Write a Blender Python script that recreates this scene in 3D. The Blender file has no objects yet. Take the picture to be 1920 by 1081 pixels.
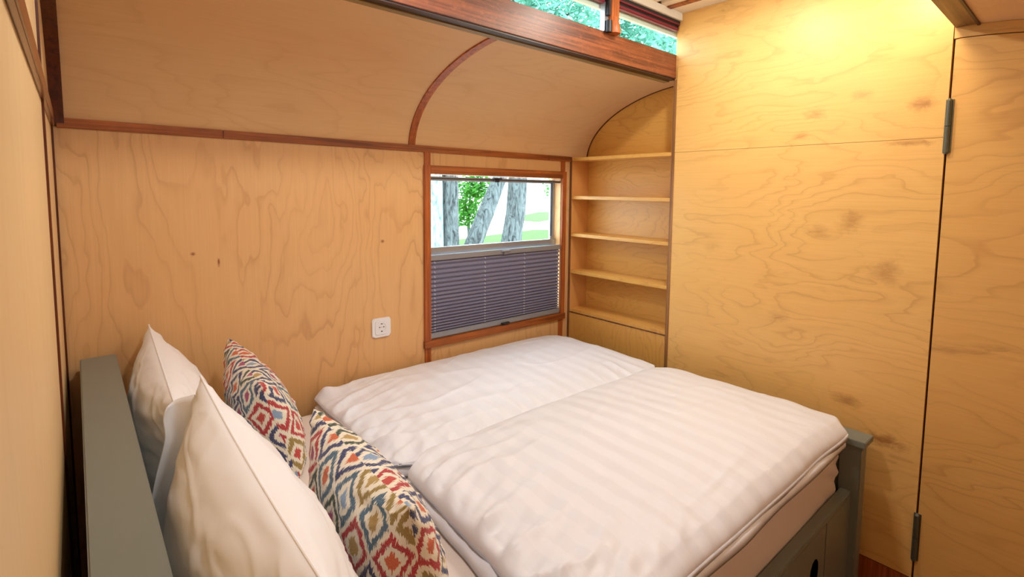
import bpy, bmesh, math, random
from mathutils import Vector, Matrix, noise
random.seed(7)
C = bpy.context.scene.collection
SC = bpy.context.scene

# ------------------------------------------------------------------ camera, world, lights, exposure
ZO = 1.5                                   # floor is z = 0
CAM = Vector((0.04045, -2.0647, -0.04998 + ZO))
R_ = Vector((0.75080622, -0.66041868, 0.0117122)); U_ = Vector((0.04586668, 0.06981669, 0.99650483)); D_ = Vector((0.65892812, 0.74764483, -0.08271002))
cd = bpy.data.cameras.new('camera'); cam = bpy.data.objects.new('camera', cd); C.objects.link(cam)
M = Matrix(((R_.x, U_.x, -D_.x, CAM.x), (R_.y, U_.y, -D_.y, CAM.y), (R_.z, U_.z, -D_.z, CAM.z), (0, 0, 0, 1)))
cam.matrix_world = M
cd.sensor_width = 36; cd.lens = 960.1 / 1920 * 36
cd.shift_x = (960 - 984.45) / 1920; cd.shift_y = (438.3 - 540.5) / 1920
cd.clip_start = 0.005; cd.clip_end = 300
SC.camera = cam

SC.view_settings.view_transform = 'Standard'; SC.view_settings.look = 'None'
SC.view_settings.gamma = 1; SC.view_settings.use_curve_mapping = False
SC.view_settings.exposure = 0.0

w = bpy.data.worlds.new('world'); SC.world = w; w.use_nodes = True
bg = w.node_tree.nodes['Background']; bg.inputs[0].default_value = (0.80, 0.89, 1.0, 1); bg.inputs[1].default_value = 7.0

def light(name, kind, loc, energy, col, size=0.1, target=None, size_y=None, spot=None):
    l = bpy.data.lights.new(name, kind); l.energy = energy; l.color = col
    if kind == 'AREA':
        l.size = size
        if size_y: l.shape = 'RECTANGLE'; l.size_y = size_y
    else:
        l.shadow_soft_size = size
    if spot: l.spot_size = spot; l.spot_blend = 0.8
    o = bpy.data.objects.new(name, l); C.objects.link(o); o.location = loc
    if target: o.rotation_euler = (Vector(target) - Vector(loc)).to_track_quat('-Z', 'Y').to_euler()
    return o
# warm spots under the raised roof, out of frame, then two added fills
light('roof_lamp_right', 'POINT', (1.88, -1.62, 2.17), 6.0, (1.0, 0.82, 0.50), 0.05)
light('roof_lamp_middle', 'AREA', (1.70, -1.12, 2.265), 7.2, (1.0, 0.95, 0.85), 0.08, (1.70, -1.12, 0))
light('roof_fill_left', 'AREA', (0.70, -1.10, 2.265), 8.5, (1.0, 0.98, 0.97), 0.12, (0.70, -1.10, 0))  # neutral fill added to brighten the pillow end, no known fitting
light('fill_behind_camera', 'AREA', (1.3, -2.30, 1.15), 0.8, (0.86, 0.92, 1.0), 0.8, (1.3, 0, 0.9), 0.7)  # soft fill added at the closed wall behind the camera, no window there

# ------------------------------------------------------------------ node helpers
def lin(r, g, b):
    f = lambda c: (c/255/12.92) if c/255 <= 0.04045 else ((c/255+0.055)/1.055)**2.4
    return (f(r), f(g), f(b), 1)
class NT:
    def __init__(s, name):
        s.m = bpy.data.materials.new(name); s.m.use_nodes = True; s.t = s.m.node_tree
        s.b = s.t.nodes['Principled BSDF']; s.out = s.t.nodes['Material Output']
    def n(s, typ, **kw):
        x = s.t.nodes.new(typ)
        for k, v in kw.items(): setattr(x, k, v)
        return x
    def l(s, a, b): s.t.links.new(a, b)
    def put(s, sock, v):
        if v is None: return
        if isinstance(v, bpy.types.NodeSocket): s.l(v, sock)
        else: sock.default_value = v
    def math(s, op, a, b=None, c=None, clamp=False):
        x = s.n('ShaderNodeMath', operation=op, use_clamp=clamp)
        for i, v in enumerate((a, b, c)):
            if v is not None: s.put(x.inputs[i], v)
        return x.outputs[0]
    def mix(s, f, a, b, mode='MIX'):
        x = s.n('ShaderNodeMix', data_type='RGBA', blend_type=mode)
        s.put(x.inputs[0], f); s.put(x.inputs[6], a); s.put(x.inputs[7], b); return x.outputs[2]
    def ramp(s, f, stops, interp='LINEAR'):
        x = s.n('ShaderNodeValToRGB'); x.color_ramp.interpolation = interp
        e = x.color_ramp.elements
        e.remove(e[1])
        for k, (p, c) in enumerate(stops):
            q = e[0] if k == 0 else e.new(p)
            if k == 0: q.position = p
            q.color = c if len(c) == 4 else (*c, 1)
        s.put(x.inputs[0], f); return x.outputs[0]
    def coord(s, kind='Object', scale=(1, 1, 1), loc=(0, 0, 0), rot=(0, 0, 0)):
        t = s.n('ShaderNodeTexCoord'); m = s.n('ShaderNodeMapping')
        m.inputs['Scale'].default_value = scale; m.inputs['Location'].default_value = loc; m.inputs['Rotation'].default_value = rot
        s.l(t.outputs[kind], m.inputs[0]); return m.outputs[0]
    def noise(s, vec, scale=1, detail=2, rough=0.5, dist=0, out=0):
        x = s.n('ShaderNodeTexNoise'); s.l(vec, x.inputs['Vector'])
        x.inputs['Scale'].default_value = scale; x.inputs['Detail'].default_value = detail
        x.inputs['Roughness'].default_value = rough; x.inputs['Distortion'].default_value = dist
        return x.outputs[out]
    def bump(s, h, strength=0.2, dist=0.01):
        x = s.n('ShaderNodeBump'); x.inputs['Strength'].default_value = strength; x.inputs['Distance'].default_value = dist
        s.put(x.inputs['Height'], h); s.l(x.outputs[0], s.b.inputs['Normal'])
    def col(s, c): s.put(s.b.inputs['Base Color'], c)
    def rough(s, r): s.put(s.b.inputs['Roughness'], r)
def plain(name, c, rough=0.5, metal=0, spec=None):
    t = NT(name); nz = t.noise(t.coord(), 14, 3)
    t.col(t.mix(t.math('MULTIPLY', nz, 0.18), c, (c[0]*0.6, c[1]*0.6, c[2]*0.6, 1))); t.rough(rough); t.b.inputs['Metallic'].default_value = metal
    if spec is not None: t.b.inputs['Specular IOR Level'].default_value = spec
    return t.m
def plywood(name, base, dark, grain='z', figure=1.0, k=9, rough=0.42, loc=(0, 0, 0), knots=0.5, freq=1.0, spots=()):
    """rotary cut birch: flame figure = contour lines of a smooth stretched noise"""
    t = NT(name)
    st = {'x': (0.75, 2.6, 2.6), 'y': (2.6, 0.75, 2.6), 'z': (2.6, 2.6, 0.75)}[grain]
    fi = {'x': (3, 160, 160), 'y': (160, 3, 160), 'z': (160, 160, 3)}[grain]
    v = t.coord('Object', tuple(a*freq for a in st), loc)
    wv = t.noise(v, 2.2, 3, 0.55, 0, 1)
    va = t.n('ShaderNodeVectorMath', operation='MULTIPLY_ADD'); t.l(wv, va.inputs[0]); va.inputs[1].default_value = (0.5,)*3; t.l(v, va.inputs[2])
    n1 = t.noise(va.outputs[0], 0.9, 1.5, 0.45)
    fr = t.math('FRACT', t.math('MULTIPLY', n1, k*3.2))
    line = t.ramp(fr, [(0.0, (.6,)*3), (0.06, (1,)*3), (0.2, (0.35,)*3), (0.5, (0.05,)*3), (1.0, (0.25,)*3)])
    amp = t.ramp(t.noise(v, 1.3, 2), [(0.32, (0.25,)*3), (0.62, (1,)*3)])
    f = t.math('MULTIPLY', t.math('MULTIPLY', line, amp), 0.42*figure)
    c = t.mix(f, base, dark)
    fib = t.noise(t.coord('Object', fi, loc), 1.0, 3, 0.6)
    c = t.mix(t.math('MULTIPLY', t.math('SUBTRACT', fib, 0.35, clamp=True), 0.35), c, dark)
    tone = t.noise(t.coord('Object', (1, 1, 1), loc), 2.4, 2)
    c = t.mix(t.ramp(tone, [(0.35, (0,)*3), (0.7, (0.3,)*3)]), c, (base[0]*1.02, base[1]*0.86, base[2]*0.72, 1))
    if knots:
        vo = t.n('ShaderNodeTexVoronoi'); t.l(va.outputs[0], vo.inputs['Vector']); vo.inputs['Scale'].default_value = 1.25
        kn = t.ramp(vo.outputs['Distance'], [(0.0, (1,)*3), (0.05, (0.5,)*3), (0.14, (0,)*3)])
        rag = t.noise(va.outputs[0], 9, 4, 0.7)
        kn = t.math('MULTIPLY', t.math('MULTIPLY', kn, t.ramp(rag, [(0.4, (0,)*3), (0.62, (1,)*3)])), knots)
        c = t.mix(kn, c, (dark[0]*0.45, dark[1]*0.35, dark[2]*0.28, 1))
    if spots:
        gv = t.coord('Object'); rg = t.noise(t.coord('Object', (14, 14, 30)), 1, 4, .7, .8)
        for (px_, py_, pz_, ra, rb, am) in spots:
            sb = t.n('ShaderNodeVectorMath', operation='SUBTRACT'); t.l(gv, sb.inputs[0]); sb.inputs[1].default_value = (px_, py_, pz_+1.5)
            mu_ = t.n('ShaderNodeVectorMath', operation='MULTIPLY'); t.l(sb.outputs[0], mu_.inputs[0]); mu_.inputs[1].default_value = (1/ra, 1/ra, 1/rb)
            ln = t.n('ShaderNodeVectorMath', operation='LENGTH'); t.l(mu_.outputs[0], ln.inputs[0])
            dd = t.math('ADD', ln.outputs['Value'], t.math('MULTIPLY', t.math('SUBTRACT', rg, .5), 2.2))
            k_ = t.ramp(dd, [(0.1, (am,)*3), (0.55, (am*.5,)*3), (1.0, (0,)*3)])
            c = t.mix(k_, c, (dark[0]*0.62, dark[1]*0.36, dark[2]*0.2, 1))
    t.col(c); t.rough(rough); t.bump(fib, 0.05, 0.002)
    return t.m
def stained(name, base, dark, grain='x', rough=0.35, scuff=0.0):
    t = NT(name)
    st = {'x': (2.0, 70, 70), 'y': (70, 2.0, 70), 'z': (70, 70, 2.0)}[grain]
    g = t.noise(t.coord('Object', st), 1, 4, 0.65, 0.6)
    c = t.mix(t.ramp(g, [(0.35, (0,)*3), (0.68, (1,)*3)]), dark, base)
    b = t.noise(t.coord('Object', (1, 1, 1)), 7, 4, 0.6)
    c = t.mix(t.math('MULTIPLY', t.ramp(b, [(0.4, (0,)*3), (0.7, (1,)*3)]), 0.45), c, dark)
    if scuff:
        sc = t.noise(t.coord('Object', (34, 70, 60)), 1, 6, 0.85)
        c = t.mix(t.math('MULTIPLY', t.ramp(sc, [(0.52, (0,)*3), (0.72, (1,)*3)]), scuff), c, (base[0]*1.9, base[1]*2.1, base[2]*2.4, 1))
    t.col(c); t.rough(rough); t.bump(g, 0.15, 0.003)
    return t.m

BIRCH = lin(232, 190, 132); BIRCHD = lin(178, 122, 66)
m_back = plywood('birch_ply_back', lin(226, 180, 124), lin(164, 108, 58), 'z', 1.0, 7, loc=(3.1, 0, .4), knots=.2, spots=[(.34, 0, -.278, .010, .010, 1), (.416, 0, -.31, .005, .018, 1), (1.037, 0, -.272, .010, .008, .9)])
m_left = plywood('birch_ply_left', lin(226, 196, 146), lin(196, 158, 100), 'z', 0.5, 5, loc=(1, 2, 3), knots=0)
m_cove = plywood('birch_ply_cove', lin(224, 184, 134), lin(184, 132, 84), 'x', 0.55, 6, rough=.7, loc=(0, 1, 5), knots=.25)
m_right = plywood('birch_ply_right', lin(238, 192, 116), lin(170, 108, 44), 'y', 0.85, 6, loc=(0, 4.2, 1.3), knots=.6, freq=1.6, spots=[(2.2, -1.44, -.15, .05, .05, .4), (2.2, -1.56, -.32, .06, .05, .35), (2.2, -1.33, -.19, .05, .03, .3), (2.2, -.9, -.29, .05, .03, .2), (2.2, -1.2, -.55, .05, .03, .25), (2.2, -1.63, .255, .045, .035, .6), (2.2, -1.60, .130, .09, .014, .55), (2.2, -1.46, -.824, .06, .035, .5), (2.2, -1.59, -.93, .08, .03, .7), (2.2, -1.3, .257, .05, .03, .4), (2.2, -1.245, .18, .04, .02, .35), (2.2, -1.45, .31, .05, .02, .3)])
m_door = plywood('birch_ply_door', lin(228, 180, 106), lin(160, 100, 44), 'y', 0.9, 7, loc=(0, 8.2, 3.3), knots=.8)
m_shelf = plywood('birch_ply_shelf', lin(226, 176, 92), lin(166, 104, 38), 'y', 1.0, 8, loc=(5, 2, 7.7), knots=.3, freq=1.6)
m_low = plywood('birch_ply_low', lin(222, 168, 86), lin(160, 100, 40), 'z', 1.0, 8, loc=(5, 2, 2.7), knots=.3, freq=1.6)
m_edge = stained('ply_edge_light', lin(222, 180, 120), lin(150, 100, 60), 'y', 0.6)
m_edged = stained('ply_edge_brown', lin(150, 98, 62), lin(78, 44, 26), 'z', 0.55)
m_trim = stained('red_brown_trim', lin(190, 106, 40), lin(112, 54, 18), 'x', 0.5)
m_trimv = stained('red_brown_trim_v', lin(200, 110, 46), lin(138, 66, 26), 'z', 0.5)
m_trimd = stained('dark_red_trim', lin(112, 50, 24), lin(62, 24, 12), 'z', 0.35)
m_beam = stained('mahogany_beam', lin(160, 88, 50), lin(84, 40, 22), 'x', 0.4, 0.3)
m_beamd = stained('dark_lip', lin(70, 34, 22), lin(34, 14, 10), 'x', 0.4)
m_olive = stained('pale_batten', lin(176, 150, 92), lin(120, 96, 52), 'x', 0.5)
m_white_trim = plain('white_trim', lin(232, 226, 216), 0.45)
m_purple = plain('maroon_bead', lin(120, 34, 52), 0.4)
m_dark = plain('black_gasket', lin(28, 28, 36), 0.5)
m_alu = plain('aluminium', lin(176, 184, 196), 0.32, 0.75)
m_alud = plain('grey_rail', lin(150, 152, 160), 0.45, 0.3)
m_plastic = plain('white_plastic', lin(236, 236, 240), 0.28)
m_hole = plain('dark_hole', lin(20, 20, 22), 0.6)
m_blackp = plain('black_plastic', lin(32, 32, 38), 0.4)
m_steel = plain('hinge_steel', lin(112, 118, 108), 0.38, 0.8)
m_paint = plain('grey_green_paint', lin(122, 128, 120), 0.36)
m_ceil = plywood('pale_ceiling_panel', lin(240, 228, 210), lin(222, 200, 170), 'y', 0.3, 5, knots=0)
m_floor = stained('floor_boards', lin(150, 106, 66), lin(90, 60, 36), 'y', 0.5)

# glass
def glass(gloss=1.0):
    t = NT('window_glass'); t.t.nodes.remove(t.b)
    tr = t.n('ShaderNodeBsdfTransparent'); gl = t.n('ShaderNodeBsdfGlossy'); gl.inputs['Roughness'].default_value = 0.05
    tr.inputs[0].default_value = (0.93, 0.99, 0.98, 1)
    fr = t.n('ShaderNodeLayerWeight'); fr.inputs[0].default_value = 0.5
    fr_ = t.math('ADD', t.math('MULTIPLY', t.math('POWER', fr.outputs['Facing'], 4.0), 0.45*gloss), 0.03*gloss)
    mx = t.n('ShaderNodeMixShader'); t.l(fr_, mx.inputs[0]); t.l(tr.outputs[0], mx.inputs[1]); t.l(gl.outputs[0], mx.inputs[2])
    t.l(mx.outputs[0], t.out.inputs[0]); return t.m
m_glass = glass(0.3); m_glass_matt = glass(0.0)

def cotton(name, c, axis=0, per=0.075, rough=0.62, stripes=True):
    t = NT(name); sep = t.n('ShaderNodeSeparateXYZ'); t.l(t.coord('Object'), sep.inputs[0])
    wv = t.noise(t.coord('Object', (500, 500, 500)), 1, 2)
    if stripes:
        fr = t.math('FRACT', t.math('DIVIDE', sep.outputs[axis], per))
        sq = t.ramp(fr, [(0.0, (0,)*3), (0.47, (0,)*3), (0.5, (1,)*3), (0.97, (1,)*3), (1.0, (0,)*3)])
        t.col(t.mix(sq, c, (c[0]*0.962, c[1]*0.962, c[2]*0.965, 1)))
        t.rough(t.math('ADD', t.math('MULTIPLY', sq, -0.22), rough))
    else:
        t.col(c); t.rough(rough)
    t.b.inputs['Sheen Weight'].default_value = 0.25
    t.bump(wv, 0.06, 0.001)
    return t.m
m_duvet = cotton('satin_stripe_cotton', lin(232, 236, 248), 0)
m_pillow = cotton('pillow_cotton', lin(242, 243, 248), 1, 0.06, 0.55, False)
m_sheet = cotton('fitted_sheet', lin(232, 220, 212), 0, 0.05, 0.6, False)

def ikat():
    t = NT('ikat_diamond_fabric')
    uv = t.coord('UV')
    wob = t.noise(uv, 11, 2, 0.5, 0, 1)
    jag = t.noise(t.coord('UV', (330, 40, 1)), 1, 2, 0.6)
    sep = t.n('ShaderNodeSeparateXYZ'); t.l(uv, sep.inputs[0]); sw = t.n('ShaderNodeSeparateXYZ'); t.l(wob, sw.inputs[0])
    x = t.math('ADD', t.math('MULTIPLY', sep.outputs[0], 10.0), t.math('MULTIPLY', t.math('SUBTRACT', sw.outputs[0], .5), .2))
    y = t.math('ADD', t.math('MULTIPLY', sep.outputs[1], 7.6), t.math('MULTIPLY', t.math('SUBTRACT', sw.outputs[1], .5), .2))
    y = t.math('ADD', y, t.math('MULTIPLY', t.math('SUBTRACT', jag, .5), .3))
    a = t.math('ADD', x, y); b = t.math('SUBTRACT', x, y)
    la = t.math('ABSOLUTE', t.math('SUBTRACT', t.math('FRACT', a), .5)); lb = t.math('ABSOLUTE', t.math('SUBTRACT', t.math('FRACT', b), .5))
    d = t.math('MAXIMUM', la, lb)
    cb = t.n('ShaderNodeCombineXYZ'); t.l(t.math('FLOOR', a), cb.inputs[0]); t.l(t.math('FLOOR', b), cb.inputs[1])
    wn = t.n('ShaderNodeTexWhiteNoise', noise_dimensions='3D'); t.l(cb.outputs[0], wn.inputs['Vector'])
    cb2 = t.n('ShaderNodeCombineXYZ'); t.l(t.math('FLOOR', a), cb2.inputs[1]); t.l(t.math('FLOOR', b), cb2.inputs[0]); cb2.inputs[2].default_value = 4.2
    wn2 = t.n('ShaderNodeTexWhiteNoise', noise_dimensions='3D'); t.l(cb2.outputs[0], wn2.inputs['Vector'])
    ring = t.ramp(wn.outputs[0], [(0, lin(176, 14, 40)), (.36, lin(26, 46, 104)), (.64, lin(150, 126, 58)), (.74, lin(60, 100, 128)), (.90, lin(28, 58, 50))], 'CONSTANT')
    cen = t.ramp(wn2.outputs[0], [(0, lin(204, 92, 48)), (.3, lin(160, 56, 110)), (.45, lin(178, 148, 84)), (.7, lin(190, 48, 44)), (.85, lin(130, 160, 196))], 'CONSTANT')
    cream = lin(236, 230, 214)
    s1 = t.ramp(d, [(0, (1,)*3), (.15, (1,)*3), (.165, (0,)*3)])
    s2 = t.ramp(d, [(0, (0,)*3), (.285, (0,)*3), (.30, (1,)*3), (.43, (1,)*3), (.445, (0,)*3)])
    c = t.mix(s1, cream, cen); c = t.mix(s2, c, ring)
    th = t.noise(t.coord('UV', (900, 360, 1)), 1, 2, 0.6)
    c = t.mix(t.math('MULTIPLY', t.ramp(th, [(.45, (0,)*3), (.7, (1,)*3)]), .22), c, cream)
    t.col(c); t.rough(0.8); t.b.inputs['Sheen Weight'].default_value = 0.15; t.bump(th, 0.35, 0.002)
    return t.m
m_ikat = ikat()
def pleat():
    t = NT('charcoal_pleated_cloth'); nz = t.noise(t.coord('Object', (300, 300, 300)), 1, 2)
    t.col(t.mix(nz, lin(112, 110, 132), lin(142, 140, 166))); t.rough(0.75); return t.m
m_pleat = pleat()
def bark(name, a, b):
    t = NT(name); v = t.coord('Object', (9, 9, 2.2))
    nz = t.noise(v, 1.6, 5, 0.7, 1.2)
    t.col(t.ramp(nz, [(.36, b), (.52, a), (.7, tuple(min(1, x*1.6) for x in a[:3])+(1,))])); t.rough(0.9); t.bump(nz, 0.8, 0.05); return t.m
m_bark = bark('grey_bark', lin(92, 100, 100), lin(30, 36, 38)); m_barkp = bark('pale_bark', lin(140, 156, 156), lin(84, 100, 106))
def leafm(name, a, b):
    t = NT(name); nz = t.noise(t.coord('Object', (1, 1, 1)), 3, 3)
    cc = t.mix(nz, a, b); t.col(cc); t.rough(0.6)
    tl = t.n('ShaderNodeBsdfTranslucent'); t.l(cc, tl.inputs[0]); mx = t.n('ShaderNodeMixShader'); mx.inputs[0].default_value = .5
    t.l(t.b.outputs[0], mx.inputs[1]); t.l(tl.outputs[0], mx.inputs[2]); t.l(mx.outputs[0], t.out.inputs[0])
    return t.m
m_leaf = leafm('leaf_green', lin(88, 158, 134), lin(150, 208, 190)); m_leafb = leafm('leaf_bright', lin(30, 110, 20), lin(90, 165, 50))
def groundm():
    t = NT('sandy_ground_and_lawn'); n2 = t.noise(t.coord('Object', (8, 8, 8)), 1, 4)
    t.col(t.mix(n2, lin(226, 216, 206), lin(240, 232, 224))); t.rough(0.95); return t.m
m_ground = groundm()
def grassm():
    t = NT('grass'); n2 = t.noise(t.coord('Object', (1.5, 1.5, 1.5)), 1, 5, 0.7)
    t.col(t.mix(n2, lin(40, 104, 14), lin(84, 150, 34))); t.rough(0.9); return t.m
m_grass = grassm()

# ------------------------------------------------------------------ mesh helpers
class MB:
    def __init__(s): s.bm = bmesh.new()
    def box(s, x0, x1, y0, y1, z0, z1, bev=0):
        r = bmesh.ops.create_cube(s.bm, size=1)
        vs = r['verts']
        for v in vs:
            v.co = Vector(((x0+x1)/2 + v.co.x*(x1-x0), (y0+y1)/2 + v.co.y*(y1-y0), (z0+z1)/2 + ZO + v.co.z*(z1-z0)))
        if bev:
            es = list({e for v in vs for e in v.link_edges})
            bmesh.ops.bevel(s.bm, geom=es, offset=bev, segments=2, affect='EDGES')
        return s
    def prism(s, pts, axis, a0, a1):
        """pts: 2D outline; axis x -> pts are (y,z); axis y -> (x,z); axis z -> (x,y)"""
        def P(p, a):
            return {'x': (a, p[0], p[1]+ZO), 'y': (p[0], a, p[1]+ZO), 'z': (p[0], p[1], a+ZO)}[axis]
        A = [s.bm.verts.new(P(p, a0)) for p in pts]; B = [s.bm.verts.new(P(p, a1)) for p in pts]
        n = len(pts)
        s.bm.faces.new(A); s.bm.faces.new(B[::-1])
        for i in range(n): s.bm.faces.new((A[i], B[i], B[(i+1) % n], A[(i+1) % n]))
        return s
    def strip(s, inner, outer, axis, a0, a1):
        n = len(inner)
        def P(p, a): return s.bm.verts.new({'x': (a, p[0], p[1]+ZO), 'y': (p[0], a, p[1]+ZO), 'z': (p[0], p[1], a+ZO)}[axis])
        I0 = [P(p, a0) for p in inner]; I1 = [P(p, a1) for p in inner]; O0 = [P(p, a0) for p in outer]; O1 = [P(p, a1) for p in outer]
        F = s.bm.faces.new
        for i in range(n-1):
            F((I0[i], I0[i+1], I1[i+1], I1[i])); F((O0[i], O1[i], O1[i+1], O0[i+1]))
            F((I0[i], O0[i], O0[i+1], I0[i+1])); F((I1[i], I1[i+1], O1[i+1], O1[i]))
        F((I0[0], I1[0], O1[0], O0[0])); F((I0[-1], O0[-1], O1[-1], I1[-1]))
        return s
    def tube(s, pts, rads, seg=12, cap=True, jitter=0):
        rings = []; n = len(pts); pts = [Vector(p) + Vector((0, 0, ZO)) for p in pts]
        for i, p in enumerate(pts):
            d = (pts[min(i+1, n-1)] - pts[max(i-1, 0)]).normalized()
            a = d.orthogonal().normalized() if i == 0 else (pa - d*pa.dot(d)).normalized()
            pa = a; b = d.cross(a)
            r = rads[i] if hasattr(rads, '__len__') else rads
            ring = []
            for k in range(seg):
                th = 2*math.pi*k/seg
                rr = r*(1 + (jitter*noise.noise(Vector((math.cos(th)*2, math.sin(th)*2, p.z*2.2+p.x))) if jitter else 0))
                ring.append(s.bm.verts.new(p + a*math.cos(th)*rr + b*math.sin(th)*rr))
            rings.append(ring)
        for i in range(n-1):
            for k in range(seg):
                s.bm.faces.new((rings[i][k], rings[i][(k+1) % seg], rings[i+1][(k+1) % seg], rings[i+1][k]))
        if cap: s.bm.faces.new(rings[0][::-1]); s.bm.faces.new(rings[-1])
        return s
    def build(s, name, mat, parent=None, smooth=False, origin=None):
        bmesh.ops.recalc_face_normals(s.bm, faces=s.bm.faces)
        me = bpy.data.meshes.new(name); s.bm.to_mesh(me); s.bm.free(); me.materials.append(mat)
        if smooth:
            for p in me.polygons: p.use_smooth = True
            me.set_sharp_from_angle(angle=0.7)
        o = bpy.data.objects.new(name, me); C.objects.link(o)
        if parent is not None:
            o.parent = parent
            if parent.type == 'EMPTY': o.matrix_parent_inverse = Matrix.Translation(-parent.location)
        return o
def from_data(name, vs, fs, mat, parent=None, smooth=True, uvs=None):
    me = bpy.data.meshes.new(name); me.from_pydata(vs, [], fs); me.materials.append(mat)
    if uvs:
        ul = me.uv_layers.new(name='UVMap')
        for lp in me.loops: ul.data[lp.index].uv = uvs[lp.vertex_index]
    if smooth:
        for p in me.polygons: p.use_smooth = True
    me.update()
    o = bpy.data.objects.new(name, me); C.objects.link(o)
    if parent is not None:
        o.parent = parent
        if parent.type == 'EMPTY': o.matrix_parent_inverse = Matrix.Translation(-parent.location)
    return o
def empty(name, loc):
    o = bpy.data.objects.new(name, None); C.objects.link(o); o.location = (loc[0], loc[1], loc[2]+ZO); o.empty_display_size = .05; return o
def tag(o, label, cat=None, group=None, kind=None):
    o['label'] = label
    if cat: o['category'] = cat
    if group: o['group'] = group
    if kind: o['kind'] = kind
    return o
def struct(o, label): return tag(o, label, kind='structure')

B = 2.2; YF = -2.38; FL = -1.5; CE = 0.781
# ------------------------------------------------------------------ shell
struct(MB().box(-.05, 2.45, YF-.07, .09, FL-.05, FL).build('floor', m_floor), 'brown timber floor under the bed')
# back wall with window opening x 1.27..2.135, z -.75...027
WX0, WX1, WZ0, WZ1 = 1.272, 2.132, -.752, .026
wb = MB().box(-.05, WX0, .006, .09, FL, .16).box(WX1, 2.45, .006, .09, FL, .16).box(WX0, WX1, .006, .09, FL, WZ0).box(WX0, WX1, .006, .09, WZ1, .16).build('wall_back', m_back)
struct(wb, 'birch plywood wall with the window and power socket')
MB().box(0, 1.257, 0, .006, FL, .13).build('panel', m_back, wb)
MB().box(1.2585, 2.1385, 0, .006, .045, .13).build('panel', m_back, wb)
MB().box(1.2585, 2.1385, 0, .006, FL, -.765).build('panel', m_back, wb)
MB().box(2.1400, B, 0, .006, FL, .13).build('panel', m_back, wb)
# left wall
wl = MB().box(-.05, -.006, YF, .006, FL, CE).build('wall_left', m_left)
struct(wl, 'pale birch plywood partition wall close on the left')
MB().box(-.006, 0, -.590, .006, FL, CE).build('panel', m_left, wl)
MB().box(-.006, 0, YF, -.592, FL, CE).build('panel', m_left, wl)
# cove profile
CVN = 34
TM = math.acos((.72-.665)/.72)
CV = [(0, .125)] + [(-.72*(1-math.cos(TM*k/CVN)), .135+.36*math.sin(TM*k/CVN)) for k in range(CVN+1)]
def off(pr, t):
    out = []
    for i, p in enumerate(pr):
        a = pr[max(i-1, 0)]; b = pr[min(i+1, len(pr)-1)]
        dx, dz = b[0]-a[0], b[1]-a[1]; L = math.hypot(dx, dz)
        out.append((p[0] + dz/L*t, p[1] - dx/L*t))
    return out
def mir(pr): return [(YF - p[0], p[1]) for p in pr]
CVo = off(CV, .012); CVoo = off(CV, .05); CVi = off(CV, -.007)
cv = MB().strip(CVo, CVoo, 'x', -.05, 2.45).build('wall_cove', m_cove); struct(cv, 'curved plywood ceiling cove above the window wall')
MB().strip(CV, CVo, 'x', 0, 1.179).build('panel', m_cove, cv, True)
MB().strip(CV, CVo, 'x', 1.1805, 2.45).build('panel', m_cove, cv, True)
cv2 = MB().strip(mir(CV), mir(CVoo), 'x', -.05, 2.45).build('wall_cove', m_cove); struct(cv2, 'curved plywood ceiling part beyond the right hand beam')
# front wall behind the camera, closed to keep the lower room darker
MB_ = MB().box(-.05, 2.45, YF-.07, YF, FL, .16)
struct(MB_.build('wall_front', m_back), 'plywood wall behind the camera')
# raised roof
cl = MB().box(-.05, 2.45, YF+.62, -.62, CE+.012, CE+.06).build('ceiling', m_ceil); struct(cl, 'pale panelled ceiling of the raised roof')
xs = [0, .42, .95, 1.48, 2.01]
for i, x in enumerate(xs):
    x1 = xs[i+1] if i < 4 else B+.0
    MB().box(x+.017, x1-.017 if i < 4 else B-.003, YF+.70, -.70, CE, CE+.012).build('panel', m_ceil, cl)
for x in xs[1:]:
    xx = x if x < 2 else 2.085
    MB().box(xx-.016, xx+.016, YF+.70, -.705, CE-.006, CE).build('batten', m_trim, cl)
# right: plywood partition, door, unseen wall added against light leaks
wr = MB().box(B+.012, B+.03, -1.6965, -.668, FL, CE).build('wall_right', m_right); struct(wr, 'figured birch plywood partition right of the shelves')
MB().box(B, B+.012, -1.6970, -.6855, .1438, CE).build('panel', m_right, wr)
MB().box(B, B+.012, -1.6970, -.6855, -1.392, .1425).build('panel', m_right, wr)
bb = MB().box(B+.002, B+.012, -1.70, -.668, FL, -1.396).build('baseboard_right', m_trimv); struct(bb, 'brown plinth board under the right plywood wall')
struct(MB().box(2.38, 2.45, YF, 0.0, FL, .16).box(2.38, 2.45, YF, -.69, .16, CE).build('wall_light_seal', m_back), 'unseen wall added behind the shelves and door against light leaks')
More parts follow.
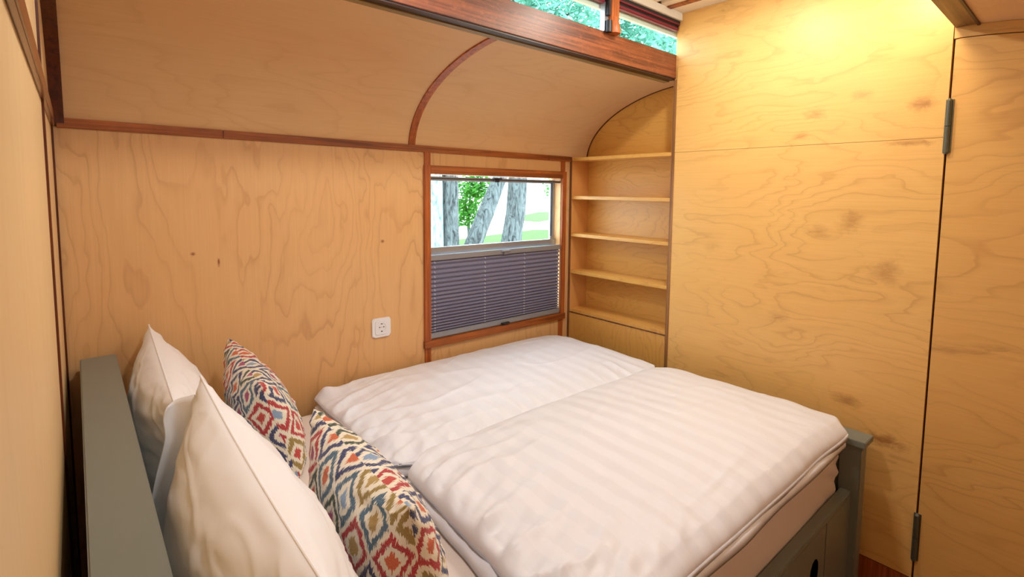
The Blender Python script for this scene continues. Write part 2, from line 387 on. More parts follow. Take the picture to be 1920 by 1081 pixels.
# door with curved top
CM = mir(CV)          # from y=-2.38 up to -1.715
hdr_in = [(y, z-.036) for y, z in CM if z > .3] ; hdr_out = [(y, z-.001) for y, z in CM if z > .3]
hdr_in = hdr_in + [(-1.70, .457)]; hdr_out = hdr_out + [(-1.70, .4925)]
MBh = MB().strip(hdr_in, hdr_out, 'x', B-.001, B+.03)
struct(MBh.build('trim_1', m_door), 'curved plywood header strip above the door')
dtop = [(y, z-.039) for y, z in CM if z > .3] + [(-1.7035, .453)]
dp = [(-1.7035, FL+.01), (YF+.02, FL+.01)] + [(max(y, YF+.02), z) for y, z in dtop]
door = MB().prism(dp, 'x', B, B+.03).build('door_1', m_door); struct(door, 'flush birch plywood door with two steel hinges')
for z0, z1 in ((.088, .268), (-1.325, -1.148)):
    h = MB(); zm = (z0+z1)/2
    h.tube([(B-.006, -1.7015, z0), (B-.006, -1.7015, z0+.006), (B-.006, -1.7015, zm-.001)], [.005, .0082, .0082], 14)
    h.tube([(B-.006, -1.7015, zm+.001), (B-.006, -1.7015, z1-.008), (B-.006, -1.7015, z1)], [.0082, .0082, .003], 14)
    h.box(B-.003, B, -1.7015, -1.692, z0+.004, z1-.004).box(B-.003, B, -1.713, -1.7015, z0+.004, z1-.004)
    h.build('hinge', m_steel, door, False)
# dark gap backing behind the joint
struct(MB().box(B+.031, B+.05, -1.72, -1.68, FL, .49).build('trim_2', m_dark), 'dark rebate behind the door joint')

# ------------------------------------------------------------------ trims
t3 = MB().box(0.012, .442, -.009, 0, .122, .151, .0015).build('trim_3', m_trim); struct(t3, 'red brown belt rail along the back wall')
MB().box(.4435, 2.02, -.009, 0, .122, .151, .0015).build('rail_piece', m_trim, t3)
MB().box(2.0215, B-.001, -.009, 0, .122, .151, .0015).build('rail_piece', m_trim, t3)
t4 = MB().box(0, .009, -2.37, -.001, .124, .163, .002).build('trim_4', stained('trim_left', lin(160, 94, 50), lin(100, 50, 24), 'y', .2)); struct(t4, 'brown belt rail running along the left wall')
t5 = MB().box(0, .004, -.615, -.590, FL, .124).box(0, .004, -.615, -.590, .163, CE).build('trim_5', m_trimd); struct(t5, 'thin dark vertical batten on the left wall')
struct(MB().box(0, .005, -.012, 0, FL, .122).build('trim_6', m_trimd), 'thin dark bead in the left back corner')
CB = [(y, z) for y, z in CV[1:]]
t7 = MB().strip(off(CB, -.010), CB, 'x', 0.0, .030).build('trim_7', m_trimd, None, False); struct(t7, 'dark red curved batten in the left corner of the cove')
t8 = MB().strip(off(CB, -.006), CB, 'x', 1.164, 1.196).build('trim_8', m_trimv); struct(t8, 'slim brown curved rib over the cove')
t9 = MB().strip(off(CB, -.003), CB, 'x', 2.338, 2.345).build('trim_9', m_trimd); struct(t9, 'thin dark curved bead above the shelves')
struct(MB().box(1.243, 1.274, -.006, 0, .0645, .122).build('trim_10', m_trimv), 'short brown batten above the window left corner')
struct(MB().box(1.243, 1.274, -.006, 0, FL, -.788).build('trim_11', m_trimv), 'brown batten below the window left corner')
struct(MB().box(2.124, 2.155, -.006, 0, .0645, .122).build('trim_12', m_trimv), 'short brown batten above the window right corner')
struct(MB().box(2.124, 2.155, -.006, 0, FL, -.788).build('trim_13', m_trimv), 'brown batten below the window right corner')
# beams
bm1 = MB().box(0, B, -.6776, -.640, .487, .5955, .0015).build('trim_14', m_beam); struct(bm1, 'heavy worn mahogany beam under the roof windows')
MB().box(0, B, -.672, -.640, .481, .487).build('lip', m_beamd, bm1)
MB().box(0, B, -.640, -.612, .477, .492).build('pale_batten', m_olive, bm1)
bm2 = MB().box(0, B, -1.755, -1.7005, .491, .5955, .0015).build('trim_15', stained('right_beam', lin(150, 108, 62), lin(88, 58, 30), 'x', .4)); struct(bm2, 'brown beam below the roof at the upper right')
MB().box(0, B, -1.762, -1.755, .486, .50).build('lip', m_beamd, bm2)

# ------------------------------------------------------------------ roof windows
w2 = empty('window_2', (1.1, -.66, .5955)); struct(w2, 'row of roof window panes above the mahogany beam')
MB().box(0.02, 1.655, -.664, -.660, .5955, .745).build('pane', m_glass, w2)
MB().box(1.75, 2.25, -.664, -.660, .5955, .745).build('pane', m_glass, w2)
mu = MB().box(1.690, 1.742, -.700, -.665, .5955, .775, .003).build('mullion', m_trimv, w2)
MB().tube([(1.716, -.690, .590), (1.716, -.690, .60), (1.716, -.690, .625), (1.716, -.690, .655)], [.030, .032, .026, .018], 16).build('knob', m_trimv, mu, True)
MB().box(1.668, 1.690, -.684, -.660, .5955, .775).build('metal_stile', m_alu, w2)
MB().box(1.672, 1.689, -.700, -.684, .655, .775, .002).build('stay', m_dark, w2)
MB().tube([(1.683, -.694, .590), (1.683, -.694, .635)], [.013, .013], 14).build('pivot', m_dark, w2, True)
MB().box(1.742, 1.750, -.684, -.660, .5955, .70).build('metal_stile', m_alu, w2)
MB().box(0.0, 2.25, -.668, -.656, .5955, .600).build('gasket', m_dark, w2)
MB().box(0, B, -.684, -.660, .704, .719, .003).build('maroon_bead', m_purple, w2)
MB().box(0, B, -.680, -.660, .719, .728).build('gasket', m_dark, w2)
MB().box(0, B, -.690, -.660, .728, .735).build('bead', m_purple, w2)
MB().box(0, B, -.690, -.660, .735, .747).build('black_track', m_dark, w2)
MB().box(0, 2.45, -.66, -.62, .74, CE+.06).build('head_board', m_white_trim, w2)
t16 = MB().box(0, B-.0, -.7025, -.640, .747, CE, .002).build('trim_16', m_white_trim); struct(t16, 'white painted board along the ceiling edge')
# eave outside
MB().box(-.2, 2.6, -.655, -.640, .688, .7405).build('eave', m_white_trim, w2)
w3 = empty('window_3', (1.1, YF+.66, .5955)); struct(w3, 'row of roof window panes on the right hand side')
MB().box(0.02, 2.25, YF+.660, YF+.664, .5955, .745).build('pane', m_glass_matt, w3)
MB().box(0, 2.45, YF+.64, YF+.70, .745, CE+.06).build('head_board', m_white_trim, w3)
# gable infill at both ends of the lantern
struct(MB().box(-.05, -.006, YF, 0, .13, CE+.05).build('wall_left_gable', m_left), 'plywood gable above the left partition')

# ------------------------------------------------------------------ lower window
w1 = empty('window_1', (1.70, 0, WZ0)); struct(w1, 'small window with wooden casing and view of tree trunks')
MB().box(1.2385, WX0, -.012, 0, -.7869, .0642, .0015).build('casing_board', m_trimv, w1)
MB().box(WX1, 2.1636, -.012, 0, -.7869, .0642, .0015).build('casing_board', m_trimv, w1)
MB().box(WX0, WX1, -.012, 0, WZ1, .0642, .0015).build('casing_board', m_trim, w1)
MB().box(1.236, 2.168, -.015, 0, -.787, WZ0, .0015).build('casing_board', m_trim, w1)
f = MB(); YW0, YW1 = .034, .052
def ring(mb, x0, x1, z0, z1, t, y0, y1):
    mb.box(x0, x0+t, y0, y1, z0, z1); mb.box(x1-t, x1, y0, y1, z0, z1); mb.box(x0+t, x1-t, y0, y1, z0, z0+t); mb.box(x0+t, x1-t, y0, y1, z1-t, z1)
ring(f, WX0, WX1, WZ0, .016, .012, .055, .080); f.build('metal_frame', m_alu, w1)
s_ = MB(); ring(s_, WX0+.014, WX1-.014, WZ0+.014, .006, .010, .062, .075)
s_.build('sash', m_alu, w1)
MB().box(WX1-.0255, WX1-.022, .058, .062, -.34, .0).build('gasket', m_dark, w1)
MB().box(WX0+.0, WX1-.0, .040, .065, -.356, -.322, .002).build('transom', m_alu, w1)
MB().box(WX1-.045, WX1-.025, .038, .055, -.322, -.306, .003).build('catch', m_alu, w1)
MB().box(WX0+.02, WX1-.02, .068, .071, WZ0+.02, .0).build('pane', m_glass, w1)

# ------------------------------------------------------------------ pleated blind
bl = empty('pleated_blind', (1.70, .01, -.745)); tag(bl, 'charcoal pleated blind covering the lower half of the small window', 'blind')
bx0, bx1 = WX0+.002, WX1-.002
MB().box(bx0, bx1, -.004, .020, -.378, -.353, .002).build('top_rail', m_alud, bl)
MB().box(bx0, bx1, -.004, .020, -.748, -.722, .002).build('bottom_rail', m_alud, bl)
MB().box(bx0, bx1, .006, .022, -.001, .010, .002).build('head_rail', m_alud, bl)
MB().box(bx0, bx1, .002, .006, .004, .008).build('cord_line', m_blackp, bl)
def handle(xc, zc, up_=1):
    return MB().box(xc-.026, xc+.026, -.020, -.004, zc-.003, zc+.004, .0015).box(xc-.013, xc+.013, -.012, -.002, zc-.014*up_-.004, zc, .0015)
handle(1.72, -.360).build('handle', m_alud, bl); handle(1.72, -.742).build('handle', m_blackp, bl); handle(1.66, .012).build('handle', m_blackp, bl)
N = 19; r = .966; h0 = (.722-.378)*(1-r)/(1-r**N)
pf = []; z = -.378; zs = []
for k in range(N):
    h = h0*r**k; zs.append((z, h))
    pf += [(.012, z), (-.001, z-h*.5)]; z -= h
pf.append((.012, -.722))
vs = []; fs = []
xx0, xx1 = bx0+.004, bx1-.004
for y, z in pf: vs += [(xx0, y, z+ZO), (xx1, y, z+ZO)]
for i in range(len(pf)-1): fs.append((2*i, 2*i+1, 2*i+3, 2*i+2))
pl = from_data('pleated_fabric', vs, fs, m_pleat, bl, False)
md = pl.modifiers.new('t', 'SOLIDIFY'); md.thickness = .0008; md.offset = 1
for xc in (xx0+.022, xx0+.317, xx0+.583, xx1-.015):
    c = MB()
    for z, h in zs: c.tube([(xc, .006, z-h*.2), (xc, -.0022, z-h*.55)], .0012, 6)
    c.build('cord', m_plastic, bl)

# ------------------------------------------------------------------ book shelf niche
sh = empty('bookshelf', (2.28, -.34, FL)); tag(sh, 'built in plywood bookshelf with five empty boards in the corner', 'shelf')
SX0, SX1 = B, 2.345
MB().box(SX1, SX1+.010, -.685, 0, FL, .50).build('back_panel', m_shelf, sh)
sp = MB().box(SX0+.002, SX1, -.016, -.001, FL, .146).build('side_panel', plywood('side_ply', lin(218, 160, 92), lin(160, 100, 48), 'z', .6, 7), sh)
MB().box(SX0-.002, SX0+.002, -.016, -.001, FL, .150).build('edge_band', m_edged, sp)
sp = MB().box(SX0+.002, SX1, -.685, -.668, FL, .483).build('side_panel', m_low, sh)
MB().box(SX0-.002, SX0+.002, -.6855, -.668, FL, .483).build('edge_band', stained('edge_mid', lin(176, 128, 78), lin(120, 76, 40), 'z', .5), sp)
for z in (.146, -.073, -.288, -.503, -.729):
    MB().box(SX0, SX1, -.668, -.016, z-.018, z, .0012).build('shelf_board', m_shelf if z > -.7 else m_low, sh)
MB().box(SX0-.001, SX0+.010, -.668, -.016, -.753, -.7475).build('dark_edge', m_edged, sh)
MB().box(SX0, SX0+.012, -.668, -.016, FL, -.7535).build('front_panel', m_low, sh)

# ------------------------------------------------------------------ socket
so = empty('power_socket', (1.024, 0, -.648)); tag(so, 'white power socket on the plywood wall left of the window', 'socket')
def rrect(cx, cz, w_, h_, r_, n=6):
    p = []
    for (sx, sz, a0) in ((1, 1, 0), (-1, 1, 90), (-1, -1, 180), (1, -1, 270)):
        for k in range(n+1):
            a = math.radians(a0+90*k/n); p.append((cx+sx*(w_/2-r_)+math.cos(a)*r_, cz+sz*(h_/2-r_)+math.sin(a)*r_))
    return p
cx, cz = 1.025, -.649
m = MB().prism(rrect(cx, cz, .086, .084, .012), 'y', -.008, 0)
bmesh.ops.bevel(m.bm, geom=[e for e in m.bm.edges if all(abs(v.co.y+.008) < 1e-6 for v in e.verts)], offset=.003, segments=3, affect='EDGES')
m.build('frame', m_plastic, so, True)
# insert plate with round recess
bmx = MB(); outl = rrect(cx, cz, .058, .060, .004, 7); nn = len(outl)
import itertools
def circ(r_, y, n=32): return [Vector((cx+math.cos(2*math.pi*(k+.5)/n+math.pi*0)*r_, y, cz+ZO+math.sin(2*math.pi*(k+.5)/n)*r_)) for k in range(n)]
# radial rings: square outline resampled by angle
def sq(y, half):
    out = []
    for k in range(32):
        a = 2*math.pi*(k+.5)/32; c_, s__ = math.cos(a), math.sin(a); t_ = half/max(abs(c_), abs(s__))
        out.append(Vector((cx+c_*t_, y, cz+ZO+s__*t_)))
    return out
rings = [sq(-.008, .0295), sq(-.011, .0290), circ(.0205, -.011), circ(.0195, -.0105), circ(.0192, -.0088), circ(.001, -.0088)]
rv = [[bmx.bm.verts.new(p) for p in rg] for rg in rings]
for a_, b_ in zip(rv, rv[1:]):
    for k in range(32): bmx.bm.faces.new((a_[k], a_[(k+1) % 32], b_[(k+1) % 32], b_[k]))
bmx.build('insert', m_plastic, so)
for dx in (-.0095, .0095):
    MB().tube([(cx+dx, -.0086, cz+.002), (cx+dx, -.0095, cz+.002)], .0026, 12).build('contact_hole', m_hole, so)
for dz in (-.0165, .0165):
    MB().box(cx-.003, cx+.003, -.0106, -.0088, cz+dz-.0022, cz+dz+.0022).build('earth_clip', m_steel if dz > 0 else m_hole, so)
MB().tube([(cx, -.0086, cz+.002), (cx, -.0094, cz+.002)], .0016, 10).build('screw', m_steel, so)

# ------------------------------------------------------------------ bed
bed = empty('bed', (1.08, -.81, FL)); tag(bed, 'grey green painted wooden double bed in the corner', 'bed')
hb = MB().box(.036, .104, -1.60, -.022, FL+.02, -.590, .003).build('headboard', m_paint, bed)
MB().box(.032, .1175, -1.62, -.058, -.590, -.568, .0025).build('top_cap', m_paint, hb)
def post(x0, x1, y0, y1, zt, capped=True):
    p = MB().box(x0, x1, y0, y1, FL, zt-.020, .003)
    p = p.build('post', m_paint, bed)
    if capped:
        MB().box(x0-.006, x1+.006, y0-.006, y1+.006, zt-.034, zt-.022, .002).build('neck_moulding', m_paint, p)
        MB().box(x0-.018, x1+.014, y0-.014, y1+.014, zt-.022, zt, .002).build('cap', m_paint, p)

post(2.063, 2.124, -1.558, -1.490, -.90); post(2.063, 2.124, -.125, -.060, -.90)
fb = MB().box(2.075, 2.108, -1.490, -.125, FL+.2, -.955, .003).build('footboard', m_paint, bed)
MB().box(2.060, 2.120, -1.485, -.130, -.955, -.935, .003).build('top_cap', m_paint, fb)
# near side rail: framed panel with groove and hand hole
rail = MB()
YR0, YR1 = -1.535, -1.500
hole = [(1.735+.035*math.cos(a), -1.235+.045*math.sin(a)) for a in [math.pi*k/12*2 for k in range(24)]]
rail.box(.105, 2.063, YR0+.010, YR1, -1.40, -1.112).box(.105, 2.063, YR0, YR1, -1.112, -1.094, .002)
rail.box(1.83, 2.063, YR0, YR0+.010, -1.42, -1.112).box(.105, 1.822, YR0, YR0+.010, -1.42, -1.112)
rl = rail.build('side_rail', m_paint, bed)
MB().prism(hole, 'y', YR0-.0006, YR0+.002).build('hand_hole', m_hole, rl)
MB().box(.105, 2.063, -.085, -.060, -1.40, -1.094, .002).build('side_rail', m_paint, bed)
MB().box(.11, 2.06, -1.50, -.085, -1.20, -1.17).build('slat_base', m_edge, bed)

# mattress
mt_b = bmesh.new()
def soft_box(name, x0, x1, y0, y1, z0, z1, mat, nx, ny, nz, fn, parent=None):
    """closed, subdivided rounded box; fn(p, n) displaces"""
    rr = .035
    bm = bmesh.new(); key = {}
    def V(i, j, k):
        q = (i, j, k)
        if q not in key:
            p = Vector((x0+(x1-x0)*i/nx, y0+(y1-y0)*j/ny, z0+(z1-z0)*k/nz))
            c_ = Vector((min(max(p.x, x0+rr), x1-rr), min(max(p.y, y0+rr), y1-rr), min(max(p.z, z0+rr), z1-rr)))
            d = p-c_
            nrm = d.normalized() if d.length > 0 else Vector((0, 0, 1))
            p = c_+nrm*rr if d.length > 1e-6 else p
            p = p+nrm*fn(p, nrm)
            key[q] = bm.verts.new(p+Vector((0, 0, ZO)))
        return key[q]
    for i in range(nx):
        for j in range(ny):
            for k in (0, nz): bm.faces.new([V(i, j, k), V(i+1, j, k), V(i+1, j+1, k), V(i, j+1, k)])
    for i in range(nx):
        for k in range(nz):
            for j in (0, ny): bm.faces.new([V(i, j, k), V(i+1, j, k), V(i+1, j, k+1), V(i, j, k+1)])
    for j in range(ny):
        for k in range(nz):
            for i in (0, nx): bm.faces.new([V(i, j, k), V(i, j+1, k), V(i, j+1, k+1), V(i, j, k+1)])
    bmesh.ops.recalc_face_normals(bm, faces=bm.faces)
    me = bpy.data.meshes.new(name); bm.to_mesh(me); bm.free(); me.materials.append(mat)
    for p in me.polygons: p.use_smooth = True
    o = bpy.data.objects.new(name, me); C.objects.link(o)
    return o
def matt_fn(p, n):
    side = 1-abs(n.z)
    wr = noise.noise(Vector((p.x*5+p.z*14, p.y*3, p.z*3)))
    corner = max(0, 1-abs(2.05-p.x)/.25)
    v = .006*wr*side + .004*noise.noise(p*3)
    if side > .3: v += .008*corner*math.sin((p.z*1.0+p.x*.45)*95+3*noise.noise(p*5))*max(0, 1-abs(p.z+1.02)/.10)
    return v
mat_o = soft_box('mattress', .125, 2.050, -1.497, -.092, -1.168, -.905, m_sheet, 130, 60, 20, matt_fn)
tag(mat_o, 'thick mattress in an off white fitted sheet on the bed', 'mattress')

# duvets
def duvet(name, x0, x1, y0, y1, zb, H, seed, label, p=.22, wr=1.0, frontdrop=0.0, skew=(0, 0)):
    nx, ny = 230, 150; vs = []; fs = []
    sv = Vector((seed*3.7, seed*1.3, 0))
    def shape(u, v, low):
        # outline with a slightly wavy hem
        eu = 1 + .012*noise.noise(Vector((v*3.0, seed, 1))) ; ev = 1 + .018*noise.noise(Vector((u*3.0, seed, 5)))
        U = u*eu; W = v*ev
        x = (x0+x1)/2 + U*(x1-x0)/2; y = (y0+y1)/2 + W*(y1-y0)/2
        x += skew[0]*(1-u)/2*(v)      # left end slanted
        # rounded corners
        cu, cv_ = abs(u), abs(v)
        k = max(0, cu-.90)/.10*max(0, cv_-.86)/.14
        x -= math.copysign(.030*k, u); y -= math.copysign(.030*k, v)
        du = (1-cu)*(x1-x0)/2; dv = (1-cv_)*(y1-y0)/2
        prof = ((1-cu**2.0)**p)*((1-cv_**2.0)**p)
        P = Vector((x, y, 0))+sv
        if low:
            return Vector((x, y, zb + .012*(1-min(1, min(du, dv)/.05))))
        h = H*prof*(.93+.14*noise.noise(P*1.6)+.05*noise.noise(P*4.5))
        # creases
        rg = abs(noise.noise(Vector((P.x*2.2+P.y*1.2, P.y*5.0-P.x*1.5, seed))))
        crease = max(0, .10-rg)/.10
        h += wr*.0025*crease*min(1, min(du, dv)/.04)
        h += wr*.0012*noise.noise(Vector((P.x*9, P.y*14, seed)))*min(1, min(du, dv)/.05)
        # puckers at the ends and the near hem
        lf = math.exp(-max(0, (1+u)*(x1-x0)/2)/.17)
        nf = math.exp(-max(0, (1+v)*(y1-y0)/2)/.09); ff = math.exp(-(1-v)*(y1-y0)/2/.06); rf = math.exp(-(1-u)*(x1-x0)/2/.08)
        ph = 4*noise.noise(P*3.5)
        g = min(1, min(du, dv)/.03)
        rid = lambda t: (1-abs(math.sin(t)))**1.5
        h += g*wr*(.026*lf*(rid(P.y*26+ph)-.35) + .009*nf*(rid(P.x*30+ph)-.35) + .002*ff*math.sin(P.x*30+ph) + .003*rf*math.sin(P.y*30+ph))
        h += g*wr*.017*lf*noise.noise(Vector((P.x*9+P.y*8, P.y*30-P.x*12, 2)))
        h += g*wr*.009*math.exp(-max(0, (1+u)*(x1-x0)/2)/.45)*noise.noise(Vector((P.x*3.2-P.y*3.5, P.y*13+P.x*7, 7)))
        z = zb+max(h, .004)
        if frontdrop: z -= frontdrop*max(0, -v-.90)/.10
        return Vector((x, y, z))
    def g2(k, n):                       # denser near the edges
        t = 2*k/n-1; return math.copysign(1-(1-abs(t))**1.6, t)
    top = {}; bot = {}
    uv = []
    for i in range(nx+1):
        for j in range(ny+1):
            u, v = g2(i, nx), g2(j, ny)
            top[i, j] = len(vs); vs.append(shape(u, v, False)+Vector((0, 0, ZO)))
    for i in range(nx+1):
        for j in range(ny+1):
            if i in (0, nx) or j in (0, ny): bot[i, j] = top[i, j]
            else: bot[i, j] = len(vs); vs.append(shape(g2(i, nx), g2(j, ny), True)+Vector((0, 0, ZO)))
    for i in range(nx):
        for j in range(ny):
            fs.append((top[i, j], top[i+1, j], top[i+1, j+1], top[i, j+1]))
            fs.append((bot[i, j], bot[i, j+1], bot[i+1, j+1], bot[i+1, j]))
    o = from_data(name, [tuple(v) for v in vs], fs, m_duvet)
    return o
def full_duvet(x0, x1, y0, y1, H, seed, label, lip, **kw):
    o = duvet('duvet', x0, x1, y0, y1, -.868, H, seed, label, **kw)
    tag(o, label, 'duvet', 'white striped duvets laid side by side on the bed')
    lo = duvet('lower_fold', x0-lip, x1-.02, y0-lip*.5, y1-.012, -.900, .055, seed+11, label, p=.16, wr=.6, skew=kw.get('skew', (0, 0)))
    lo.parent = o
    return o
full_duvet(.700, 2.050, -.765, -.045, .062, 1, 'white satin striped duvet lying against the window wall', .000)
full_duvet(.690, 2.045, -1.535, -.755, .095, 2, 'white satin striped duvet on the near side of the bed', .012, frontdrop=.012, skew=(.03, 0))

# ------------------------------------------------------------------ pillows and cushions
def cushion(name, TF, TN, BN, BF, T, mat, seed, pw=.42, pinch=.07, wr=1.0, sag=.25, n=90, seam=None, uvs=True):
    TF, TN, BN, BF = [Vector(a) for a in (TF, TN, BN, BF)]
    nrm = ((TN-TF).cross(BF-TF)).normalized()
    if nrm.x < 0: nrm = -nrm
    vs = []; fs = []; uv = []; idx = {}
    rid = lambda t: (1-abs(math.sin(t)))**1.5
    def base(u, v):
        k = pinch
        uu = u*(1-k*(1-v*v)*abs(u)**3); vv = v*(1-k*(1-u*u)*abs(v)**3)
        a = (uu+1)/2; b = (vv+1)/2       # a: 0 far ->1 near ; b: 0 bottom ->1 top
        return (TF*(1-a)+TN*a)*b + (BF*(1-a)+BN*a)*(1-b)
    def sgrid(k):
        t = 2*k/n-1; return math.copysign(1-(1-abs(t))**1.7, t)
    for side in (1, -1):
        for i in range(n+1):
            for j in range(n+1):
                if side == -1 and (i in (0, n) or j in (0, n)):
                    idx[side, i, j] = idx[1, i, j]; continue
                u, v = sgrid(i), sgrid(j)
                t = T*((1-u*u)*(1-v*v))**pw * (1 - sag*v) * .5
                e = min(1-abs(u), 1-abs(v)); g = min(1, e/.06)
                w1_ = noise.noise(Vector((u*1.7+seed, v*1.7, side*3.1)))
                t *= 1 + .06*w1_
                ph = 3*noise.noise(Vector((u*2, v*2, seed+side)))
                eu = math.exp(-(1-abs(u))/.22); ev = math.exp(-(1-abs(v))/.22)
                t += wr*g*(.006*ev*(rid(u*11+ph)-.35) + .006*eu*(rid(v*11+ph)-.35))
                t += wr*g*.0045*noise.noise(Vector((u*2.2+v*2+seed, v*7-u*2, side)))
                cr = abs(noise.noise(Vector((u*1.6+v*2.0, v*2.6-u*.8, seed*2+side))))
                t += wr*g*.003*max(0, .09-cr)/.09
                p = base(u, v)+nrm*side*max(t, 0)
                idx[side, i, j] = len(vs); vs.append((p.x, p.y, max(p.z, -.898)+ZO))
                uv.append(((u+1)/2+(0 if side == 1 else 3.37), (v+1)/2+(0 if side == 1 else 1.61)))
    for side in (1, -1):
        for i in range(n):
            for j in range(n):
                q = (idx[side, i, j], idx[side, i+1, j], idx[side, i+1, j+1], idx[side, i, j+1])
                fs.append(q if side == 1 else q[::-1])
    me = bpy.data.meshes.new(name); me.from_pydata(vs, [], fs); me.materials.append(mat)
    # per-loop uvs so that the two faces do not bleed across the seam
    ul = me.uv_layers.new(name='UVMap'); half = n*n
    UVD = {}; PV = lambda sd, i, j: Vector(vs[idx[sd, i, j]])
    for sd in (1, -1):
        for i in range(n+1):
            acc = [0]
            for j in range(n): acc.append(acc[-1]+(PV(sd, i, j+1)-PV(sd, i, j)).length)
            for j in range(n+1): UVD[sd, i, j] = [0, acc[j]-acc[n//2]+(0 if sd == 1 else .71)+seed*.1]
        for j in range(n+1):
            acc = [0]
            for i in range(n): acc.append(acc[-1]+(PV(sd, i+1, j)-PV(sd, i, j)).length)
            for i in range(n+1): UVD[sd, i, j][0] = acc[i]-acc[n//2]+(0 if sd == 1 else .37)+seed*.1
    for fi, p in enumerate(me.polygons):
        s_i = 1 if fi < half else -1; q = fi % half; i, j = divmod(q, n)
        cs = [(i, j), (i+1, j), (i+1, j+1), (i, j+1)]
        if s_i == -1: cs = cs[::-1]
        for k_, lp in enumerate(p.loop_indices):
            ul.data[lp].uv = UVD[s_i, cs[k_][0], cs[k_][1]]
        p.use_smooth = True
    bm = bmesh.new(); bm.from_mesh(me); bmesh.ops.recalc_face_normals(bm, faces=bm.faces); bm.to_mesh(me); bm.free()
    o = bpy.data.objects.new(name, me); C.objects.link(o)
    if seam:
        pts = []
        for k in range(n+1): pts.append(base(sgrid(k), 1))
        for k in range(1, n+1): pts.append(base(1, -sgrid(k)))
        pts = [Vector((p.x, p.y, max(p.z, -.895))) for p in pts]
        MB().tube(pts, .0022, 8).build('seam', mat, o, True)
    return o
ZB = -.893
p1 = cushion('pillow', (.205, -.035, -.495), (.188, -.73, -.530), (.255, -.76, ZB), (.255, -.05, ZB), .23, m_pillow, 1.3, pw=.55, seam=True)
tag(p1, 'white pillow leaning in the far corner of the headboard by the wall', 'pillow', 'white pillows against the headboard')
p2 = cushion('pillow', (.236, -.745, -.470), (.236, -1.57, -.50), (.245, -1.57, ZB), (.245, -.79, ZB), .25, m_pillow, 4.1, pw=.55, seam=True)
tag(p2, 'large white pillow leaning on the near half of the headboard', 'pillow', 'white pillows against the headboard')
# folded case flap at the far corner of the near pillow
flv = []; flf = []
EA = [(.169, -.748, -.524), (.160, -.752, -.550), (.168, -.756, -.585), (.150, -.760, -.640), (.130, -.770, -.720), (.125, -.775, -.80)]
EB = [(.225, -.752, -.500), (.218, -.765, -.560), (.212, -.775, -.620), (.200, -.785, -.680), (.190, -.79, -.750), (.185, -.79, -.82)]
for a_, b_ in zip(EA, EB):
    for k in range(9):
        f_ = k/8; p = Vector(a_)*(1-f_)+Vector(b_)*f_; p.y += .014*math.sin(f_*math.pi*1.5)-.004; flv.append((p.x, p.y, p.z+ZO))
for i in range(5):
    for k in range(8): q = i*9+k; flf.append((q, q+1, q+10, q+9))
fo = from_data('case_flap', flv, flf, m_pillow, p2); sm = fo.modifiers.new('s', 'SUBSURF'); sm.levels = 1; sm.render_levels = 2; sd = fo.modifiers.new('t', 'SOLIDIFY'); sd.thickness = .002
c1 = cushion('cushion', (.418, -.10, -.565), (.410, -.53, -.600), (.500, -.56, ZB), (.500, -.10, ZB), .17, m_ikat, 2.2, pw=.40, pinch=.06, wr=1.2)
tag(c1, 'patterned diamond cushion standing by the window wall behind the other', 'cushion', 'colourful diamond patterned cushions')
c2 = cushion('cushion', (.450, -.84, -.575), (.452, -1.30, -.597), (.515, -1.32, ZB), (.515, -.84, ZB), .18, m_ikat, 6.2, pw=.40, pinch=.06, wr=1.2)
tag(c2, 'patterned diamond cushion nearest the camera beside the near duvet', 'cushion', 'colourful diamond patterned cushions')

# ------------------------------------------------------------------ outdoors
GZ = -2.4
gr = MB().box(-60, 120, .6, 160, GZ-.2, GZ).build('ground', m_ground); struct(gr, 'pale sandy ground outside the window')
def lawn(pts, label):
    o = MB().prism(pts, 'z', GZ, GZ+.03).build('lawn', m_grass); tag(o, label, kind='structure'); return o
lawn([(6, 9.5), (13, 10), (19, 15.5), (24, 19), (21, 21), (15.5, 19), (8, 16)], 'green strip of lawn behind the near trees')
lawn([(27, 27), (36, 32), (44, 40), (40, 41), (27, 31)], 'distant strip of lawn beyond the sandy path')
def leaves(centres, n, size, name, mat, parent):
    vs = []; fs = []
    for (c, r_) in centres:
        c = Vector(c)
        for _ in range(n):
            d = Vector((random.gauss(0, 1), random.gauss(0, 1), random.gauss(0, 1))).normalized()*r_*(random.random()**.4)
            p = c+d; s = size*(.6+.8*random.random())
            a = Vector((random.gauss(0, 1), random.gauss(0, 1), random.gauss(0, 1))).normalized(); b = a.orthogonal().normalized()
            k = len(vs)
            for q in (-a, b*.5, a, -b*.5): vs.append(tuple(p+q*s+Vector((0, 0, ZO))))
            fs.append((k, k+1, k+2, k+3))
    o = from_data(name, vs, fs, mat, parent, False); o['kind'] = 'stuff'; return o
def tree(base, pts, rads, crown, label, bm_=None, size=.10, n=900, mat=None):
    t = empty('tree', base); tag(t, label, 'tree', 'trees outside the window')
    tr = MB().tube(pts, rads, 20, True, .22).build('trunk', bm_ or m_bark, t, True)
    top = Vector(pts[-1])
    if crown:
        br = MB()
        for (c, r_) in crown[:5]:
            m_ = (top+Vector(c))/2+Vector((.2, .1, .3)); br.tube([top-Vector((0, 0, .4)), m_, Vector(c)], [rads[-1]*.5, rads[-1]*.3, .02], 8)
        br.build('branch', bm_ or m_bark, t, True)
        leaves(crown, n, size, 'foliage', mat or m_leaf, t)
    return t
def S(x, y, z): return (x, y, z)
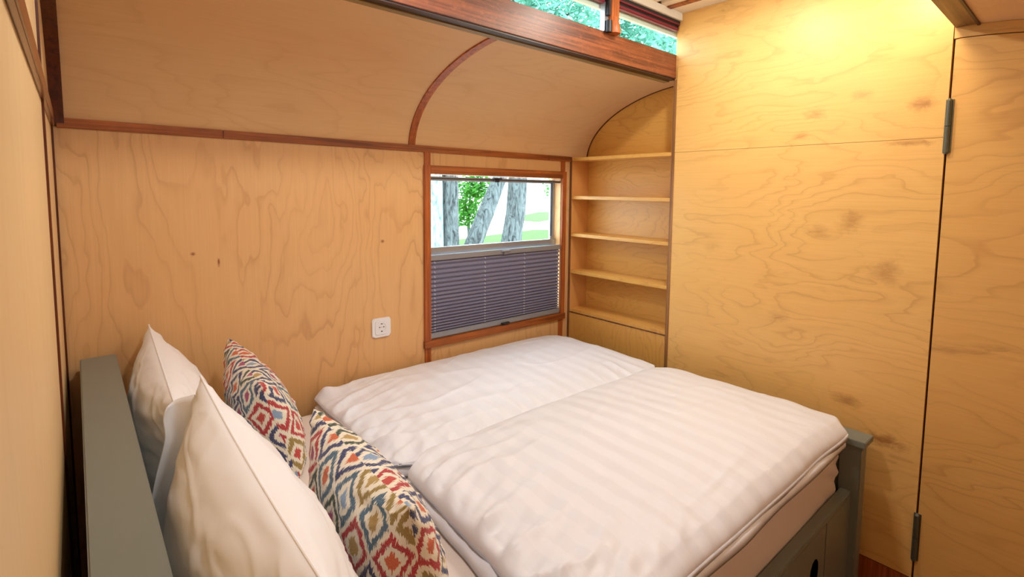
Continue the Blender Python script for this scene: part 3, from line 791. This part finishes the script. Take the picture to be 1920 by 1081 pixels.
tree((4.75, 6, GZ), [(4.75, 6, GZ), (4.86, 6, -1.2), (4.86, 6, 0), (4.8, 6, 1.6), (4.9, 6, 3)], [.34, .24, .22, .20, .15], [((4.2, 6.4, 3.6), 1.0), ((5.2, 6.9, 4.2), 1.1), ((3.4, 6.6, 4.6), 1.0), ((2.2, 7.2, 4.0), .9)], 'pale thick tree trunk at the left edge of the window', m_barkp)
tree((5.25, 6, GZ), [(5.25, 6, GZ), (5.29, 6, -1.2), (5.28, 6, 0), (5.25, 6, 1.6), (5.3, 6, 3)], [.22, .165, .155, .14, .1], [((5.6, 6.2, 3.9), 1.0), ((6.5, 7.2, 4.6), 1.1), ((4.7, 7.2, 5.3), 1.0)], 'straight grey tree trunk second from the left in the window')
tree((5.45, 6, GZ), [(5.35, 6, GZ), (5.76, 6, -1.17), (6.10, 6, -.5), (6.42, 6, .14), (7.0, 6, 1.4), (7.4, 6, 3)], [.24, .16, .16, .145, .12, .09], [((7.4, 6.4, 3.7), 1.1), ((8.4, 7.0, 4.3), 1.1), ((7.0, 7.6, 5.1), 1.2), ((6.0, 8.2, 4.1), 1.0)], 'dark grey tree trunk leaning to the right in the window')
tree((6.7, 6, GZ), [(6.6, 6, GZ), (6.74, 6, -1.17), (6.88, 6, -.5), (6.93, 6, .1), (6.98, 6, 1.2), (7.1, 6, 2.8)], [.30, .215, .205, .20, .17, .12], [((8.8, 6.4, 3.9), 1.1), ((9.8, 7.0, 4.5), 1.2), ((9.0, 8.0, 5.2), 1.2), ((10.8, 7.6, 4.0), 1.1)], 'stout grey tree trunk on the right side of the window')
tree((12.3, 7.2, GZ), [(12.3, 7.2, GZ), (12.35, 7.2, -.5), (12.3, 7.2, 1.5), (12.4, 7.2, 3.2)], [.22, .17, .14, .1], [((11.2, 6.6, 4.2), .95), ((12.3, 6.9, 3.9), 1.0), ((13.4, 6.7, 4.5), 1.0), ((11.9, 7.5, 5.2), 1.1), ((14.4, 7.6, 4.4), 1.1)], 'leafy tree seen through the right hand roof window pane', n=1100)
bu = empty('bush', (9.3, 11, GZ)); tag(bu, 'bright green leafy bush between the tree trunks', 'bush')
MB().tube([(9.3, 11, GZ), (9.2, 11, -.9), (9.3, 11, 0)], [.06, .05, .03], 8).build('stem', m_bark, bu, True)
leaves([((9.25, 11, -.1), .55), ((9.1, 11, -.75), .45), ((9.55, 11, .15), .45)], 650, .07, 'foliage', m_leafb, bu)
bu = empty('bush', (19, 17, GZ)); tag(bu, 'loose leafy shrub branches at the right edge of the window view', 'bush')
MB().tube([(19, 17, GZ), (19.1, 17, -.9), (19.3, 17, .4)], [.08, .06, .03], 8).build('stem', m_bark, bu, True)
leaves([((18.9, 17, .3), .7), ((19.8, 17, .1), .8), ((20.2, 17, .6), .7)], 300, .10, 'foliage', m_leafb, bu)
